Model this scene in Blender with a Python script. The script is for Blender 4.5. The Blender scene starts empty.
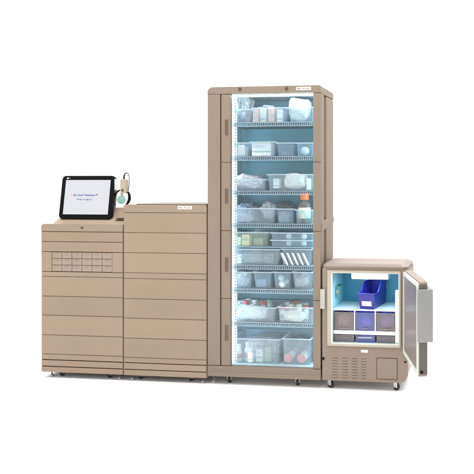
import bpy, bmesh, math, random
from mathutils import Vector, Matrix, noise
random.seed(7)
S = bpy.context.scene
COL = S.collection
R = math.radians

# ------------------------------------------------------------------ camera
F_PX, PX0, PY0, CAM_H = 667.0, 394.0, 185.0, 1.37
TH = math.atan(87 / 667.0)
CT, ST = math.cos(TH), math.sin(TH)
CX, CY = 1.0675, -4.3752
def at(px, py, Y=0.0):
    """a measured photo pixel on the vertical plane y=Y -> (X, Z) in metres"""
    t = (px - PX0) / F_PX
    vx = -ST + t * CT; vy = CT + t * ST
    k = (Y - CY) / vy
    return CX + k * vx, CAM_H - (py - PY0) / F_PX * k
def X_(px, Y=0.0): return at(px, 200, Y)[0]
def Z_(px, py, Y=0.0): return at(px, py, Y)[1]

cam = bpy.data.objects.new('camera', bpy.data.cameras.new('camera'))
COL.objects.link(cam)
cam.location = (CX, CY, CAM_H)
cam.rotation_euler = (R(90), 0, TH)
cam.data.sensor_width = 36; cam.data.lens = 36 * F_PX / 474
cam.data.shift_x = -(PX0 - 237) / 474; cam.data.shift_y = -(237 - PY0) / 474
cam.data.clip_end = 500
S.camera = cam

# ------------------------------------------------------------------ materials
def mat(name, col, rough=.5, metal=0, vary=.04, vscale=6, bump=0, bscale=300, spec=.5, coat=0, sss=0):
    m = bpy.data.materials.new(name); m.use_nodes = True
    nt = m.node_tree; p = nt.nodes['Principled BSDF']
    p.inputs['Roughness'].default_value = rough; p.inputs['Metallic'].default_value = metal
    p.inputs['Specular IOR Level'].default_value = spec; p.inputs['Coat Weight'].default_value = coat
    tc = nt.nodes.new('ShaderNodeTexCoord')
    n = nt.nodes.new('ShaderNodeTexNoise'); n.inputs['Scale'].default_value = vscale; n.inputs['Detail'].default_value = 5
    nt.links.new(tc.outputs['Object'], n.inputs['Vector'])
    mr = nt.nodes.new('ShaderNodeMapRange'); mr.inputs['To Min'].default_value = 1 - vary; mr.inputs['To Max'].default_value = 1 + vary
    mr.inputs['From Min'].default_value = .3; mr.inputs['From Max'].default_value = .7
    nt.links.new(n.outputs['Fac'], mr.inputs['Value'])
    mul = nt.nodes.new('ShaderNodeVectorMath'); mul.operation = 'SCALE'
    mul.inputs[0].default_value = col[:3]
    if name.startswith('beige_powder_coat_drawers'):
        oi = nt.nodes.new('ShaderNodeObjectInfo'); m2 = nt.nodes.new('ShaderNodeMapRange')
        m2.inputs['To Min'].default_value = .965; m2.inputs['To Max'].default_value = 1.035
        nt.links.new(oi.outputs['Random'], m2.inputs['Value'])
        m3 = nt.nodes.new('ShaderNodeVectorMath'); m3.operation = 'SCALE'; m3.inputs[0].default_value = col[:3]
        nt.links.new(m2.outputs['Result'], m3.inputs['Scale']); nt.links.new(m3.outputs['Vector'], mul.inputs[0])
    nt.links.new(mr.outputs['Result'], mul.inputs['Scale'])
    nt.links.new(mul.outputs['Vector'], p.inputs['Base Color'])
    if bump:
        n2 = nt.nodes.new('ShaderNodeTexNoise'); n2.inputs['Scale'].default_value = bscale; n2.inputs['Detail'].default_value = 3
        nt.links.new(tc.outputs['Object'], n2.inputs['Vector'])
        b = nt.nodes.new('ShaderNodeBump'); b.inputs['Strength'].default_value = bump; b.inputs['Distance'].default_value = .001 if bscale > 100 else .006
        nt.links.new(n2.outputs['Fac'], b.inputs['Height']); nt.links.new(b.outputs['Normal'], p.inputs['Normal'])
    return m
def clear(name, tint, alpha, body=(.8, .9, .95), rough=.25, gloss=.06):
    """clear or frosted plastic / glass sheet: see-through share, a milky body and a gloss"""
    m = bpy.data.materials.new(name); m.use_nodes = True
    nt = m.node_tree; nt.nodes.clear()
    out = nt.nodes.new('ShaderNodeOutputMaterial')
    tr = nt.nodes.new('ShaderNodeBsdfTransparent'); tr.inputs['Color'].default_value = (*tint, 1)
    df = nt.nodes.new('ShaderNodeBsdfDiffuse'); df.inputs['Color'].default_value = (*body, 1)
    tl = nt.nodes.new('ShaderNodeBsdfTranslucent'); tl.inputs['Color'].default_value = (*body, 1)
    gl = nt.nodes.new('ShaderNodeBsdfGlossy'); gl.inputs['Roughness'].default_value = rough
    a = nt.nodes.new('ShaderNodeMixShader'); a.inputs[0].default_value = .4
    nt.links.new(df.outputs[0], a.inputs[1]); nt.links.new(tl.outputs[0], a.inputs[2])
    b = nt.nodes.new('ShaderNodeMixShader'); b.inputs[0].default_value = alpha
    nt.links.new(tr.outputs[0], b.inputs[1]); nt.links.new(a.outputs[0], b.inputs[2])
    fr = nt.nodes.new('ShaderNodeFresnel'); fr.inputs['IOR'].default_value = 1.45
    mx = nt.nodes.new('ShaderNodeMath'); mx.operation = 'MULTIPLY_ADD'; mx.inputs[1].default_value = .4; mx.inputs[2].default_value = gloss * .3
    nt.links.new(fr.outputs[0], mx.inputs[0])
    c = nt.nodes.new('ShaderNodeMixShader'); nt.links.new(mx.outputs[0], c.inputs[0])
    nt.links.new(b.outputs[0], c.inputs[1]); nt.links.new(gl.outputs[0], c.inputs[2])
    nt.links.new(c.outputs[0], out.inputs['Surface'])
    return m
def glow(name, col, st):
    m = bpy.data.materials.new(name); m.use_nodes = True
    p = m.node_tree.nodes['Principled BSDF']
    p.inputs['Base Color'].default_value = (*col, 1); p.inputs['Emission Color'].default_value = (*col, 1)
    p.inputs['Emission Strength'].default_value = st
    return m

BEIGE = mat('beige_powder_coat', (0.248, 0.186, 0.135), .5, vary=.035, vscale=3, bump=.25, bscale=700, spec=.35)
BEIGE2 = mat('beige_powder_coat_drawers', (0.256, 0.186, 0.132), .5, vary=.045, vscale=2.5, bump=.25, bscale=700, spec=.35)
BEIGE3 = mat('beige_powder_coat_tower', (0.196, 0.153, 0.115), .5, vary=.045, vscale=2.5, bump=.25, bscale=700, spec=.35)
FRIDGE = mat('pinkish_beige_powder_coat', (0.213, 0.164, 0.128), .5, vary=.04, vscale=5, bump=.25, bscale=700, spec=.35)
BROWN = mat('brown_recess', (.07, .042, .03), .6)
GAP = mat('dark_brown_carcass', (.06, .042, .03), .8)
BLACK = mat('black_plastic', (.004, .004, .0045), .4, vary=.1, spec=.08)
RUBBER = mat('black_rubber', (.02, .02, .02), .7, vary=.1)
STEEL = mat('brushed_steel', (.55, .55, .56), .35, metal=.9)
GREY = mat('grey_plastic', (.20, .197, .19), .5, vary=.05, bump=.2)
DARKG = mat('dark_brown_grey_plastic', (.09, .075, .065), .5)
CREAM = mat('cream_gasket', (.36, .325, .26), .55)
WHITE = mat('white_plastic', (.75, .75, .74), .45)
LABEL = mat('white_paper_label', (.80, .78, .72), .6)
INK = mat('dark_ink', (.09, .06, .05), .6)
NAVY = mat('navy_ink', (.03, .05, .2), .5)
ORANGE_INK = mat('orange_ink', (.8, .2, .05), .5)
LINER = mat('pale_blue_liner', (.15, .43, .52), .45, vary=.08, vscale=4)
LINERW = mat('white_liner', (.45, .58, .62), .4)
WIRE = mat('grey_coated_wire', (.34, .46, .53), .4)
OLIVE = mat('dark_olive_top', (.11, .10, .08), .6)
FLINER = mat('cyan_fridge_liner', (.36, .72, .80), .35)
FSHELF = mat('white_fridge_shelf', (.70, .80, .82), .4)
BLUEBIN = mat('royal_blue_plastic', (.02, .022, .25), .35, vary=.08)
TEAL = mat('mint_green_plastic', (.19, .36, .31), .6, spec=.2)
TAN = mat('tan_plastic', (.33, .275, .20), .5)
SCREEN = glow('lit_screen', (.80, .82, .86), .93)
SCREEN.node_tree.nodes['Principled BSDF'].inputs['Base Color'].default_value = (.02, .02, .02, 1)
SCREEN.node_tree.nodes['Principled BSDF'].inputs['Specular IOR Level'].default_value = .1
LED = glow('cool_led', (.66, .88, 1.0), 16)
LEDR = glow('added_dim_led', (.66, .88, 1.0), 7)
LEDF = glow('blue_white_led', (.55, .85, 1.0), 22)
RIM = clear('frosted_bin_rim', (.92, .97, .99), .62, (.80, .90, .95))
GLASS = clear('door_glass', (.985, .995, .998), .006, (.7, .85, .95), .03)
BIN = clear('clear_frosted_bin', (.95, .98, .998), .14, (.74, .90, .98))
BINB = clear('clear_bluish_bin', (.91, .97, .995), .16, (.55, .79, .94))
BING = clear('clear_greenish_bin', (.96, .98, .95), .10, (.74, .82, .74))
SMOKE = clear('smoky_bin', (.93, .90, .91), .17, (.74, .66, .66))
SMOKEB = clear('glow_tinted_bin', (.86, .88, .99), .17, (.48, .50, .92))  # clear drawer plastic with the violet glow put into its tint
FILM = clear('plastic_film', (.93, .95, .97), .42, (.80, .86, .90), .2, .3)
FILMW = mat('white_soft_plastic', (.80, .82, .84), .22, vary=.1, vscale=30, bump=.45, bscale=40)
FILMC = mat('cream_soft_plastic', (.74, .72, .64), .22, vary=.1, vscale=30, bump=.45, bscale=40)
FILMG = mat('grey_soft_plastic', (.17, .17, .17), .22, vary=.3, vscale=30, bump=.45, bscale=40)
FILMD = mat('dark_grey_soft_plastic', (.17, .20, .23), .22, vary=.3, vscale=30, bump=.45, bscale=40)
FILML = mat('lilac_soft_plastic', (.60, .60, .68), .22, vary=.12, vscale=30, bump=.45, bscale=40)
PAPER = mat('white_card', (.82, .82, .80), .6, vary=.03)
CREAMC = mat('cream_card', (.78, .74, .55), .6, vary=.03)
PEACH = mat('peach_card', (.80, .48, .38), .55, vary=.15, vscale=40)
RED = mat('red_plastic', (.62, .08, .06), .4)
PINK = mat('pink_red_plastic', (.80, .24, .22), .4)
GREENC = mat('pale_green_card', (.35, .50, .38), .6)
STRIPE1 = mat('blue_print', (.25, .42, .62), .5)
STRIPE2 = mat('red_print', (.62, .25, .20), .5)
STRIPE3 = mat('green_print', (.30, .50, .42), .5)
STRIPE4 = mat('grey_print', (.35, .38, .42), .5)
ORANGE = mat('orange_plastic', (.80, .20, .05), .4)
AMBER = clear('brownish_bottle', (.82, .70, .68), .35, (.42, .33, .32), .1)
CLEARB = clear('clear_bottle', (.9, .94, .95), .25, (.6, .7, .75), .1)

# ------------------------------------------------------------------ mesh helpers
def link_mesh(name, bm, m, parent=None, smooth=False):
    me = bpy.data.meshes.new(name)
    bmesh.ops.recalc_face_normals(bm, faces=bm.faces)
    if parent is not None:
        bmesh.ops.transform(bm, matrix=world(parent).inverted(), verts=bm.verts)
    bm.to_mesh(me); bm.free()
    if smooth:
        for p in me.polygons: p.use_smooth = True
    for x in (m if isinstance(m, (list, tuple)) else [m]): me.materials.append(x)
    o = bpy.data.objects.new(name, me); COL.objects.link(o)
    o.parent = parent
    return o
def world(o):
    M = Matrix.Identity(4)
    while o is not None:
        M = Matrix.LocRotScale(o.location, o.rotation_euler, o.scale) @ M
        o = o.parent
    return M
def tag(o, label, cat, group=None):
    o['label'] = label; o['category'] = cat
    if group: o['group'] = group
    return o
def thing(name, label, cat, loc=(0, 0, 0), group=None, rz=0):
    o = bpy.data.objects.new(name, None); COL.objects.link(o)
    o.location = loc; o.rotation_euler = (0, 0, rz); o.empty_display_size = .05
    return tag(o, label, cat, group)
def box(bm, x0, x1, y0, y1, z0, z1, bev=0, seg=2, M=None, mi=0):
    vs = [bm.verts.new((x, y, z)) for x in (x0, x1) for y in (y0, y1) for z in (z0, z1)]
    idx = [(0, 1, 3, 2), (4, 6, 7, 5), (0, 4, 5, 1), (2, 3, 7, 6), (0, 2, 6, 4), (1, 5, 7, 3)]
    fs = [bm.faces.new([vs[i] for i in f]) for f in idx]
    for f in fs: f.material_index = mi
    if bev:
        es = list({e for f in fs for e in f.edges})
        r = bmesh.ops.bevel(bm, geom=es, offset=bev, segments=seg, affect='EDGES', profile=.5)
        vs = list({v for f in r['faces'] for v in f.verts} | {v for v in vs if v.is_valid})
    if M is not None: bmesh.ops.transform(bm, matrix=M, verts=[v for v in vs if v.is_valid])
    return vs
def mbox(name, d, m, parent=None, bev=0, seg=2, M=None):
    bm = bmesh.new(); box(bm, *d, bev=bev, seg=seg, M=M); return link_mesh(name, bm, m, parent)
def rrect(a0, a1, b0, b1, r, n=6):
    """rounded rectangle outline; r = one radius or four (bottom-left, bottom-right, top-right, top-left)"""
    rs = r if isinstance(r, (tuple, list)) else (r,) * 4
    pts = []
    for (cx, cy, a, q) in ((a0, b0, 180, rs[0]), (a1, b0, 270, rs[1]), (a1, b1, 0, rs[2]), (a0, b1, 90, rs[3])):
        q = max(q, 1e-4)
        ox = cx + (q if cx == a0 else -q); oy = cy + (q if cy == b0 else -q)
        for k in range(n + 1):
            t = R(a + 90 * k / n); pts.append((ox + q * math.cos(t), oy + q * math.sin(t)))
    return pts
def extr(bm, pts, lo, hi, axis='y', bev=0, seg=2):
    """extrude an outline: axis y -> pts are (x,z); axis z -> (x,y); axis x -> (y,z)"""
    def P(p, h): return {'y': (p[0], h, p[1]), 'z': (p[0], p[1], h), 'x': (h, p[0], p[1])}[axis]
    a = [bm.verts.new(P(p, lo)) for p in pts]; b = [bm.verts.new(P(p, hi)) for p in pts]
    n = len(pts)
    fa = bm.faces.new(a); fb = bm.faces.new(b[::-1])
    for i in range(n): bm.faces.new((a[i], b[i], b[(i + 1) % n], a[(i + 1) % n]))
    if bev:
        es = list(set(fa.edges) | set(fb.edges))
        bmesh.ops.bevel(bm, geom=es, offset=bev, segments=seg, affect='EDGES', profile=.5)
def ring(bm, outer, inner, y0, y1):
    n = len(outer)
    vs = [[bm.verts.new((p[0], y, p[1])) for p in L] for y in (y0, y1) for L in (outer, inner)]
    o0, i0, o1, i1 = vs
    for i in range(n):
        j = (i + 1) % n
        bm.faces.new((o0[i], o0[j], i0[j], i0[i])); bm.faces.new((o1[i], i1[i], i1[j], o1[j]))
        bm.faces.new((o0[i], o1[i], o1[j], o0[j])); bm.faces.new((i0[i], i0[j], i1[j], i1[i]))
def cyl(bm, c, r, h, axis='z', n=20, r2=None, bev=0):
    M = Matrix.Translation(c)
    if axis == 'y': M = M @ Matrix.Rotation(R(90), 4, 'X')
    if axis == 'x': M = M @ Matrix.Rotation(R(90), 4, 'Y')
    r = bmesh.ops.create_cone(bm, cap_ends=True, segments=n, radius1=r, radius2=r if r2 is None else r2, depth=h, matrix=M)
    if bev:
        es = [e for e in {e for v in r['verts'] for e in v.link_edges} if any(len(f.verts) > 4 for f in e.link_faces)]
        bmesh.ops.bevel(bm, geom=es, offset=bev, segments=2, affect='EDGES', profile=.5)
def lathe(bm, c, prof, n=20, axis='z'):
    rings = []
    for (r, h) in prof:
        row = []
        for k in range(n):
            t = 2 * math.pi * k / n
            p = (r * math.cos(t), r * math.sin(t), h)
            if axis == 'y': p = (p[0], -p[2], p[1])
            row.append(bm.verts.new((c[0] + p[0], c[1] + p[1], c[2] + p[2])))
        rings.append(row)
    for a, b in zip(rings, rings[1:]):
        for k in range(n): bm.faces.new((a[k], a[(k + 1) % n], b[(k + 1) % n], b[k]))
    bm.faces.new(rings[0][::-1]); bm.faces.new(rings[-1])
def tube(bm, pts, r, n=8, closed=False):
    rows = []; N = len(pts); pts = [Vector(p) for p in pts]
    for i, p in enumerate(pts):
        if closed: t = (pts[(i + 1) % N] - pts[i - 1])
        else: t = pts[min(i + 1, N - 1)] - pts[max(i - 1, 0)]
        t.normalize()
        u = t.cross(Vector((.13, .9, .31))).normalized(); v = t.cross(u)
        rr = r(i / max(1, N - 1)) if callable(r) else r
        rows.append([bm.verts.new(p + rr * (math.cos(2 * math.pi * k / n) * u + math.sin(2 * math.pi * k / n) * v)) for k in range(n)])
    for i in range(N if closed else N - 1):
        a, b = rows[i], rows[(i + 1) % N]
        for k in range(n): bm.faces.new((a[k], a[(k + 1) % n], b[(k + 1) % n], b[k]))
    if not closed: bm.faces.new(rows[0][::-1]); bm.faces.new(rows[-1])
def text(name, s, x, y, z, h, m, parent, width=None, M=None):
    cu = bpy.data.curves.new(name, 'FONT'); cu.body = s; cu.size = h; cu.extrude = .0004; cu.offset = h * (.028 if h > .0115 else .006)
    cu.resolution_u = 2
    t = bpy.data.objects.new(name, cu); COL.objects.link(t)
    bpy.context.view_layer.update()
    me = bpy.data.meshes.new_from_object(t.evaluated_get(bpy.context.evaluated_depsgraph_get()))
    bpy.data.objects.remove(t)
    bm = bmesh.new(); bm.from_mesh(me)
    xs = [v.co.x for v in bm.verts]; w = max(xs) - min(xs)
    sc = (width / w) if width else 1
    T = Matrix.Translation((x, y, z)) @ (M or Matrix.Identity(4)) @ Matrix.Rotation(R(90), 4, 'X') @ Matrix.Diagonal((sc, 1, 1, 1)) @ Matrix.Translation((-min(xs), 0, 0))
    bmesh.ops.transform(bm, matrix=T, verts=bm.verts)
    return link_mesh(name, bm, m, parent)

# ------------------------------------------------------------------ setting
bm = bmesh.new(); G = 150
vs = [bm.verts.new(p) for p in ((-G, -G, 0), (G, -G, 0), (G, G, 0), (-G, G, 0))]; bm.faces.new(vs)
floor = link_mesh('floor', bm, mat('white_floor', (.96, .96, .96), .8, vary=0, spec=.1)); floor['kind'] = 'structure'

# ------------------------------------------------------------------ casters and feet
def caster(parent, x, y=.05, r=.022, top=.05, yaw=0):
    M = Matrix.Translation((x, y, 0)) @ Matrix.Rotation(yaw, 4, 'Z')
    bm = bmesh.new()
    box(bm, -.022, .022, -.018, .018, top - .006, top + .004, bev=.002)
    for s in (-1, 1): box(bm, s * .0115 - .0015, s * .0115 + .0015, -.014, .016, r * .8, top - .004, bev=.001)
    cyl(bm, (0, .004, top - .01), .009, .014)
    cyl(bm, (0, 0, r), .005, .032, 'x')
    bmesh.ops.transform(bm, matrix=M, verts=bm.verts)
    b = link_mesh('caster', bm, STEEL, parent)
    bm = bmesh.new(); cyl(bm, (0, 0, r), r, .018, 'x', 28, bev=.003)
    bmesh.ops.transform(bm, matrix=M, verts=bm.verts)
    link_mesh('wheel', bm, RUBBER, b)
def foot(parent, x, y=.04, top=.045):
    bm = bmesh.new()
    lathe(bm, (x, y, 0), [(.014, 0), (.015, .006), (.012, .012), (.005, .016), (.005, top)], 16)
    link_mesh('levelling_foot', bm, STEEL, parent, True)

# ------------------------------------------------------------------ workstation (left cabinet)
XL, XW = at(41.2, 300)[0], X_(122.8)
DEP = .42
ws = thing('medication_cabinet', 'beige drawer cabinet under the touchscreen with a grid of small drawers near its top', 'cabinet', ((XL + XW) / 2, DEP / 2, 0))
def zl(y, px=80): return Z_(px, y + (px - 45) * 0 , 0)
def zrow(y, x):  # photo height of a line measured at column x on the front plane
    return at(x, y)[1]
bot = zrow(372, 45)
mbox('body', (XL + .004, XW - .004, .022, DEP, bot + .004, zrow(224.5, 45)), GAP, ws)
for s, xx in ((0, XL), (1, XW - .003)):
    mbox('side_panel', (xx, xx + .003, .006, DEP, bot + .003, zrow(224.5, 45)), BEIGE, ws)
g = .0022
lines = [231.5, 241.5, 251.5, 271.5, 276.3, 296, 315, 334.7, 353.8, 359.6, 366.2, 372]
lx = 45
gaps = {359.6: .005, 366.2: .005, 231.5: .0032, 241.5: .0026}
for i in range(len(lines) - 1):
    a, b = lines[i], lines[i + 1]
    z1 = zrow(a, lx) - gaps.get(a, g) / 2 * 1.2; z0 = zrow(b, lx) + gaps.get(b, g) / 2 * 1.2
    if a == 251.5: continue
    name = 'drawer' if b - a > 8 else ('trim_strip' if b < 340 else 'plinth_strip')
    mbox(name, (XL + .001, XW - .002, 0, .021, z0, z1), BEIGE2, ws, bev=.0025)
# small-drawer grid row: two end fillers, and 18 small drawers
za, zb = zrow(251.5, lx) - .002, zrow(271.5, lx) + .002
gx0, gx1 = X_(51.6), X_(112)
mbox('filler_panel', (XL + .001, gx0 - .001, 0, .021, zb, za), BEIGE2, ws, bev=.0025)
mbox('filler_panel', (gx1 + .001, XW - .002, 0, .021, zb, za), BEIGE2, ws, bev=.0025)
SMALL = mat('darker_beige_small_drawers', (.262, .196, .15), .5, vary=.05, bump=.25, bscale=700)
for r in range(3):
    for c in range(6):
        w = (gx1 - gx0) / 6; h = (za - zb) / 3
        bm = bmesh.new()
        x0 = gx0 + c * w; z0 = zb + r * h
        box(bm, x0 + .0012, x0 + w - .0012, .003, .021, z0 + .0012, z0 + h - .0012, bev=.002)
        box(bm, x0 + w * .3, x0 + w * .7, .0, .004, z0 + h * .80, z0 + h * .86, bev=.0008)
        link_mesh('small_drawer', bm, SMALL, ws)
# hood: rounded front lip, top deck that rises behind
zt = zrow(224, 45); z231 = zrow(231.5, lx) + .002
bm = bmesh.new()
extr(bm, rrect(XL, XW - .001, z231, zt, (.002, .002, .004, .02)), 0, .06, 'y', bev=.004, seg=3)
link_mesh('front_lip', bm, BEIGE, ws)
# deck wedge profile (y,z), from X 50.. to right
bm = bmesh.new()
prof = [(.05, zt - .03), (.05, zt - .001), (.10, zt + .030), (.14, zt + .038), (.30, zt + .045), (DEP - .02, zt + .045), (DEP, zt + .02), (DEP, zt - .03)]
extr(bm, prof, X_(53.5, .06), XW - .004, 'x', bev=.008, seg=3)
# taper the left end
for v in bm.verts:
    if v.co.x < X_(58, .1) and v.co.z > zt + .005: v.co.x += .03
link_mesh('raised_deck', bm, BEIGE, ws)
bm = bmesh.new(); cyl(bm, (X_(82), -.001, zrow(227.7, 82)), .0085, .006, 'y', 20)
lk = link_mesh('keyhole', bm, BROWN, ws)
# right-hand console block behind the screen, with two card slots
bm = bmesh.new()
extr(bm, [(.09, zt + .02), (.115, zt + .045), (.15, zt + .112), (.38, zt + .118), (.38, zt + .02)], X_(113.5, .15), XW - .006, 'x', bev=.004)
con = link_mesh('console_block', bm, BEIGE, ws)
for k in range(2):
    mbox('slot', (X_(116.5, .1), XW - .012, .082 + k * .012, .104 + k * .012, zt + .026 + k * .012, zt + .029 + k * .012), BROWN, con)
for px_ in (62.5, 110): caster(ws, X_(px_, .07), .07, top=bot)
for px_ in (52, 119.5): foot(ws, X_(px_, .05), .05, top=bot + .005)

# ------------------------------------------------------------------ touchscreen monitor
mz = Z_(85, 218.8, .09)
mx0, mx1 = X_(58.6, .09), X_(111.2, .09)
mon = thing('touchscreen_monitor', 'black framed touchscreen showing a white start page, standing on the cabinet top', 'monitor', ((mx0 + mx1) / 2, .10, mz))
mw = mx1 - mx0; mh = Z_(62, 175.6, .12) - mz + .002
TILT = Matrix.Translation(((mx0 + mx1) / 2, .09, mz)) @ Matrix.Rotation(R(-9), 4, 'X') 
def mon_part(name, bm, m, sm=False, par=None):
    bmesh.ops.transform(bm, matrix=TILT, verts=bm.verts); return link_mesh(name, bm, m, par or mon, sm)
bm = bmesh.new(); extr(bm, rrect(-mw / 2, mw / 2, 0, mh, .022), 0, .022, 'y', bev=.004); bez = mon_part('bezel', bm, BLACK)
bm = bmesh.new(); extr(bm, rrect(-mw / 2 + .003, mw / 2 - .003, .003, mh - .004, .02), .021, .052, 'y', bev=.01, seg=3); mon_part('housing', bm, DARKG)
sx0, sx1 = -mw / 2 + .0300, mw / 2 - .0295
sz0, sz1 = .032, mh - .031
bm = bmesh.new(); box(bm, sx0, sx1, -.0008, .002, sz0, sz1); scr = mon_part('screen', bm, SCREEN)
def on_screen(name, s, u, v, w, h, m):
    return text(name, s, sx0 + u * (sx1 - sx0), -.0022, sz0 + v * (sz1 - sz0), h, m, None, width=w * (sx1 - sx0))
def place_text(o, par):
    o.data.transform(world(par).inverted() @ TILT); o.parent = par
place_text(on_screen('writing', 'BD', .205, .535, .075, .0165, NAVY), scr)
place_text(on_screen('writing', 'Pyxis\u2122 MedStation\u2122', .30, .535, .44, .0165, NAVY), scr)
place_text(on_screen('writing', 'Press to sign in', .29, .415, .33, .0125, NAVY), scr)
place_text(text('writing', 'BD', -mw / 2 + .036, -.0012, mh - .022, .012, WHITE, None), bez)
place_text(text('writing', 'ES', -mw / 2 + .056, -.0012, mh - .022, .010, GREY, None), bez)
bm = bmesh.new()   # small orange sunburst mark before the writing
ox = sx0 + .165 * (sx1 - sx0); oz = sz0 + .555 * (sz1 - sz0)
cyl(bm, (ox, -.0014, oz), .0036, .0008, 'y', 16)
for k in range(8):
    a = k * math.pi / 4
    box(bm, .0045, .0085, -.0004, .0004, -.0009, .0009, M=Matrix.Translation((ox, -.0014, oz)) @ Matrix.Rotation(a, 4, 'Y'))
mon_part('emblem', bm, ORANGE_INK, par=scr)
# foot of the monitor resting on the deck
bm = bmesh.new(); box(bm, (mx0 + mx1) / 2 - .09, (mx0 + mx1) / 2 + .09, .12, .24, zt + .040, zt + .052, bev=.004)
box(bm, (mx0 + mx1) / 2 - .03, (mx0 + mx1) / 2 + .03, .13, .18, zt + .05, zt + .13, bev=.004)
link_mesh('stand', bm, DARKG, mon)

# ------------------------------------------------------------------ scanner with its cord
YS = .13
def P3(px, py, Y=YS):
    x, z = at(px, py, Y); return Vector((x, Y, z))
sc = thing('hand_scanner', 'small tan hand scanner with looped black cord in a clear holder beside the screen', 'scanner', P3(123, 205))
bm = bmesh.new()
A = P3(121.4, 192.3)
extr(bm, rrect(X_(121.2, YS), X_(127, YS), at(124, 193.2, YS)[1], at(124, 179, YS)[1], .008), YS - .012, YS + .02, 'y', bev=.004, seg=3)
bd = link_mesh('scanner_body', bm, TAN, sc)
c = P3(123.4, 190.2); bm = bmesh.new(); cyl(bm, (c.x, YS - .013, c.z), .0085, .004, 'y', 18); link_mesh('lens', bm, BROWN, bd)
c = P3(122.6, 181); bm = bmesh.new(); box(bm, c.x - .012, c.x - .004, YS - .0135, YS - .011, c.z - .028, c.z, bev=.0015); link_mesh('trigger', bm, CREAM, bd)
bm = bmesh.new()   # thin cord arching over the top
pts = [P3(x, y) for x, y in ((124.2, 179), (124, 176.2), (125, 173.8), (127, 173), (128.6, 174.6), (129.2, 178), (129.3, 183), (128.6, 188), (128, 193))]
def smooth_pts(p, n=4):
    out = []
    for i in range(len(p) - 1):
        a, b, c_, d = p[max(i - 1, 0)], p[i], p[i + 1], p[min(i + 2, len(p) - 1)]
        for k in range(n):
            t = k / n
            out.append(.5 * ((2 * b) + (c_ - a) * t + (2 * a - 5 * b + 4 * c_ - d) * t * t + (3 * b - a - 3 * c_ + d) * t ** 3))
    out.append(p[-1]); return out
tube(bm, smooth_pts(pts), lambda t: .0058 - .0038 * min(1, t * 2.2), 8)
link_mesh('cord', bm, BLACK, sc, True)
bm = bmesh.new()   # thick looped cord
pts = [P3(x, y, YS + .01) for x, y in ((120, 190), (117, 192.2), (115, 196), (114, 201), (114.2, 205.5))]
tube(bm, smooth_pts(pts), .0058, 10)
link_mesh('cord', bm, BLACK, sc, True)
bm = bmesh.new()
pts = [P3(x, y, YS + .01) for x, y in ((128, 192), (129.2, 195), (129.4, 199), (128, 202.5), (126, 205))]
tube(bm, smooth_pts(pts), lambda t: .0062 + .004 * math.sin(math.pi * t), 10)
link_mesh('cord', bm, BLACK, sc, True)
c = P3(121, 199.6, YS); bm = bmesh.new()
lathe(bm, (c.x, YS + .004, c.z), [(.001, .005), (.028, .0045), (.0305, .003), (.031, 0), (.030, -.003)], 28, 'y')
link_mesh('disc', bm, TEAL, sc, True)
bm = bmesh.new()
box(bm, X_(114.4, YS), X_(121.5, YS), YS, YS + .004, at(118, 190, YS)[1], at(118, 179, YS)[1], bev=.001)
link_mesh('holder', bm, FILM, sc)
a = P3(121.6, 194.5, YS); mbox('strap', (a.x - .007, a.x + .009, YS - .002, YS + .004, P3(121, 196).z, P3(121, 192.5).z), TAN, sc, bev=.002)

# ------------------------------------------------------------------ middle cabinet
XM0, XM1 = XW + .006, X_(206.6)
mc = thing('medication_cabinet', 'plain beige seven-drawer cabinet between the screen cabinet and the tall glass tower', 'cabinet', ((XM0 + XM1) / 2, DEP / 2, 0))
def zm(y, x=125): return at(x, y)[1]
botm = zm(375.3)
ml = [212.6, 232.6, 252.6, 272.6, 278.4, 298.6, 318, 338, 357.3, 362.6, 369.3, 375.3]
topm = zm(204.6)
mbox('body', (XM0 + .004, XM1 - .004, .022, DEP, botm + .004, topm - .012), GAP, mc)
for xx in (XM0, XM1 - .003): mbox('side_panel', (xx, xx + .003, .006, DEP, botm + .003, topm - .012), BEIGE, mc)
for i in range(len(ml) - 1):
    a, b = ml[i], ml[i + 1]
    ga = .0055 if a in (362.6, 369.3) else .0024; gb = .0055 if b in (362.6, 369.3) else .0024
    name = 'drawer' if b - a > 8 else ('trim_strip' if b < 340 else 'plinth_strip')
    mbox(name, (XM0 + .001, XM1 - .003, 0, .021, zm(b) + gb / 2, zm(a) - ga / 2), BEIGE2, mc, bev=.0025)
bm = bmesh.new()
extr(bm, rrect(XM0, XM1 - .001, zm(212.6) + .0015, topm, (.002, .002, .012, .012)), 0, DEP, 'y', bev=.004, seg=3)
link_mesh('top_cover', bm, BEIGE, mc)
mbox('work_surface', (XM0 + .09, XM1 - .002, .006, DEP - .01, topm + .0005, topm + .006), OLIVE, mc, bev=.002)
def sticker(parent, px0, px1, py0, py1, s):
    x0, z0 = at(px0, py1); x1, z1 = at(px1, py0)
    o = mbox('label_plate', (x0, x1, -.0025, .003, z0, z1), LABEL, parent, bev=.001)
    text('writing', s, x0 + .008, -.0028, z0 + (z1 - z0) * .28, (z1 - z0) * .6, INK, o, width=(x1 - x0) - .016)
sticker(mc, 178, 192, 206.2, 209.3, 'BD Pyxis')
for px_ in (141, 191): caster(mc, X_(px_, .07), .07, top=botm)
for px_ in (132.5, 203): foot(mc, X_(px_, .05), .05, top=botm + .005)

# ------------------------------------------------------------------ tall glass-fronted tower
TX0, TX1 = X_(207.6), 0.0
TD = .40
tw = thing('medicine_tower', 'tall beige supply tower with lit interior and glass doors, the tallest unit', 'cabinet', ((TX0 + TX1) / 2, TD / 2, 0))
tz = lambda y, x=320: at(x, y)[1]
TT = at(320.6, 85.1)[1]; TB = tz(380.2); ZO1 = tz(92.5, 317); ZO0 = at(228, 366)[1]
GX0, GX1 = X_(230.3), X_(313)      # glass span
IX0, IX1 = X_(222.5), X_(317)      # inner chamber
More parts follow.
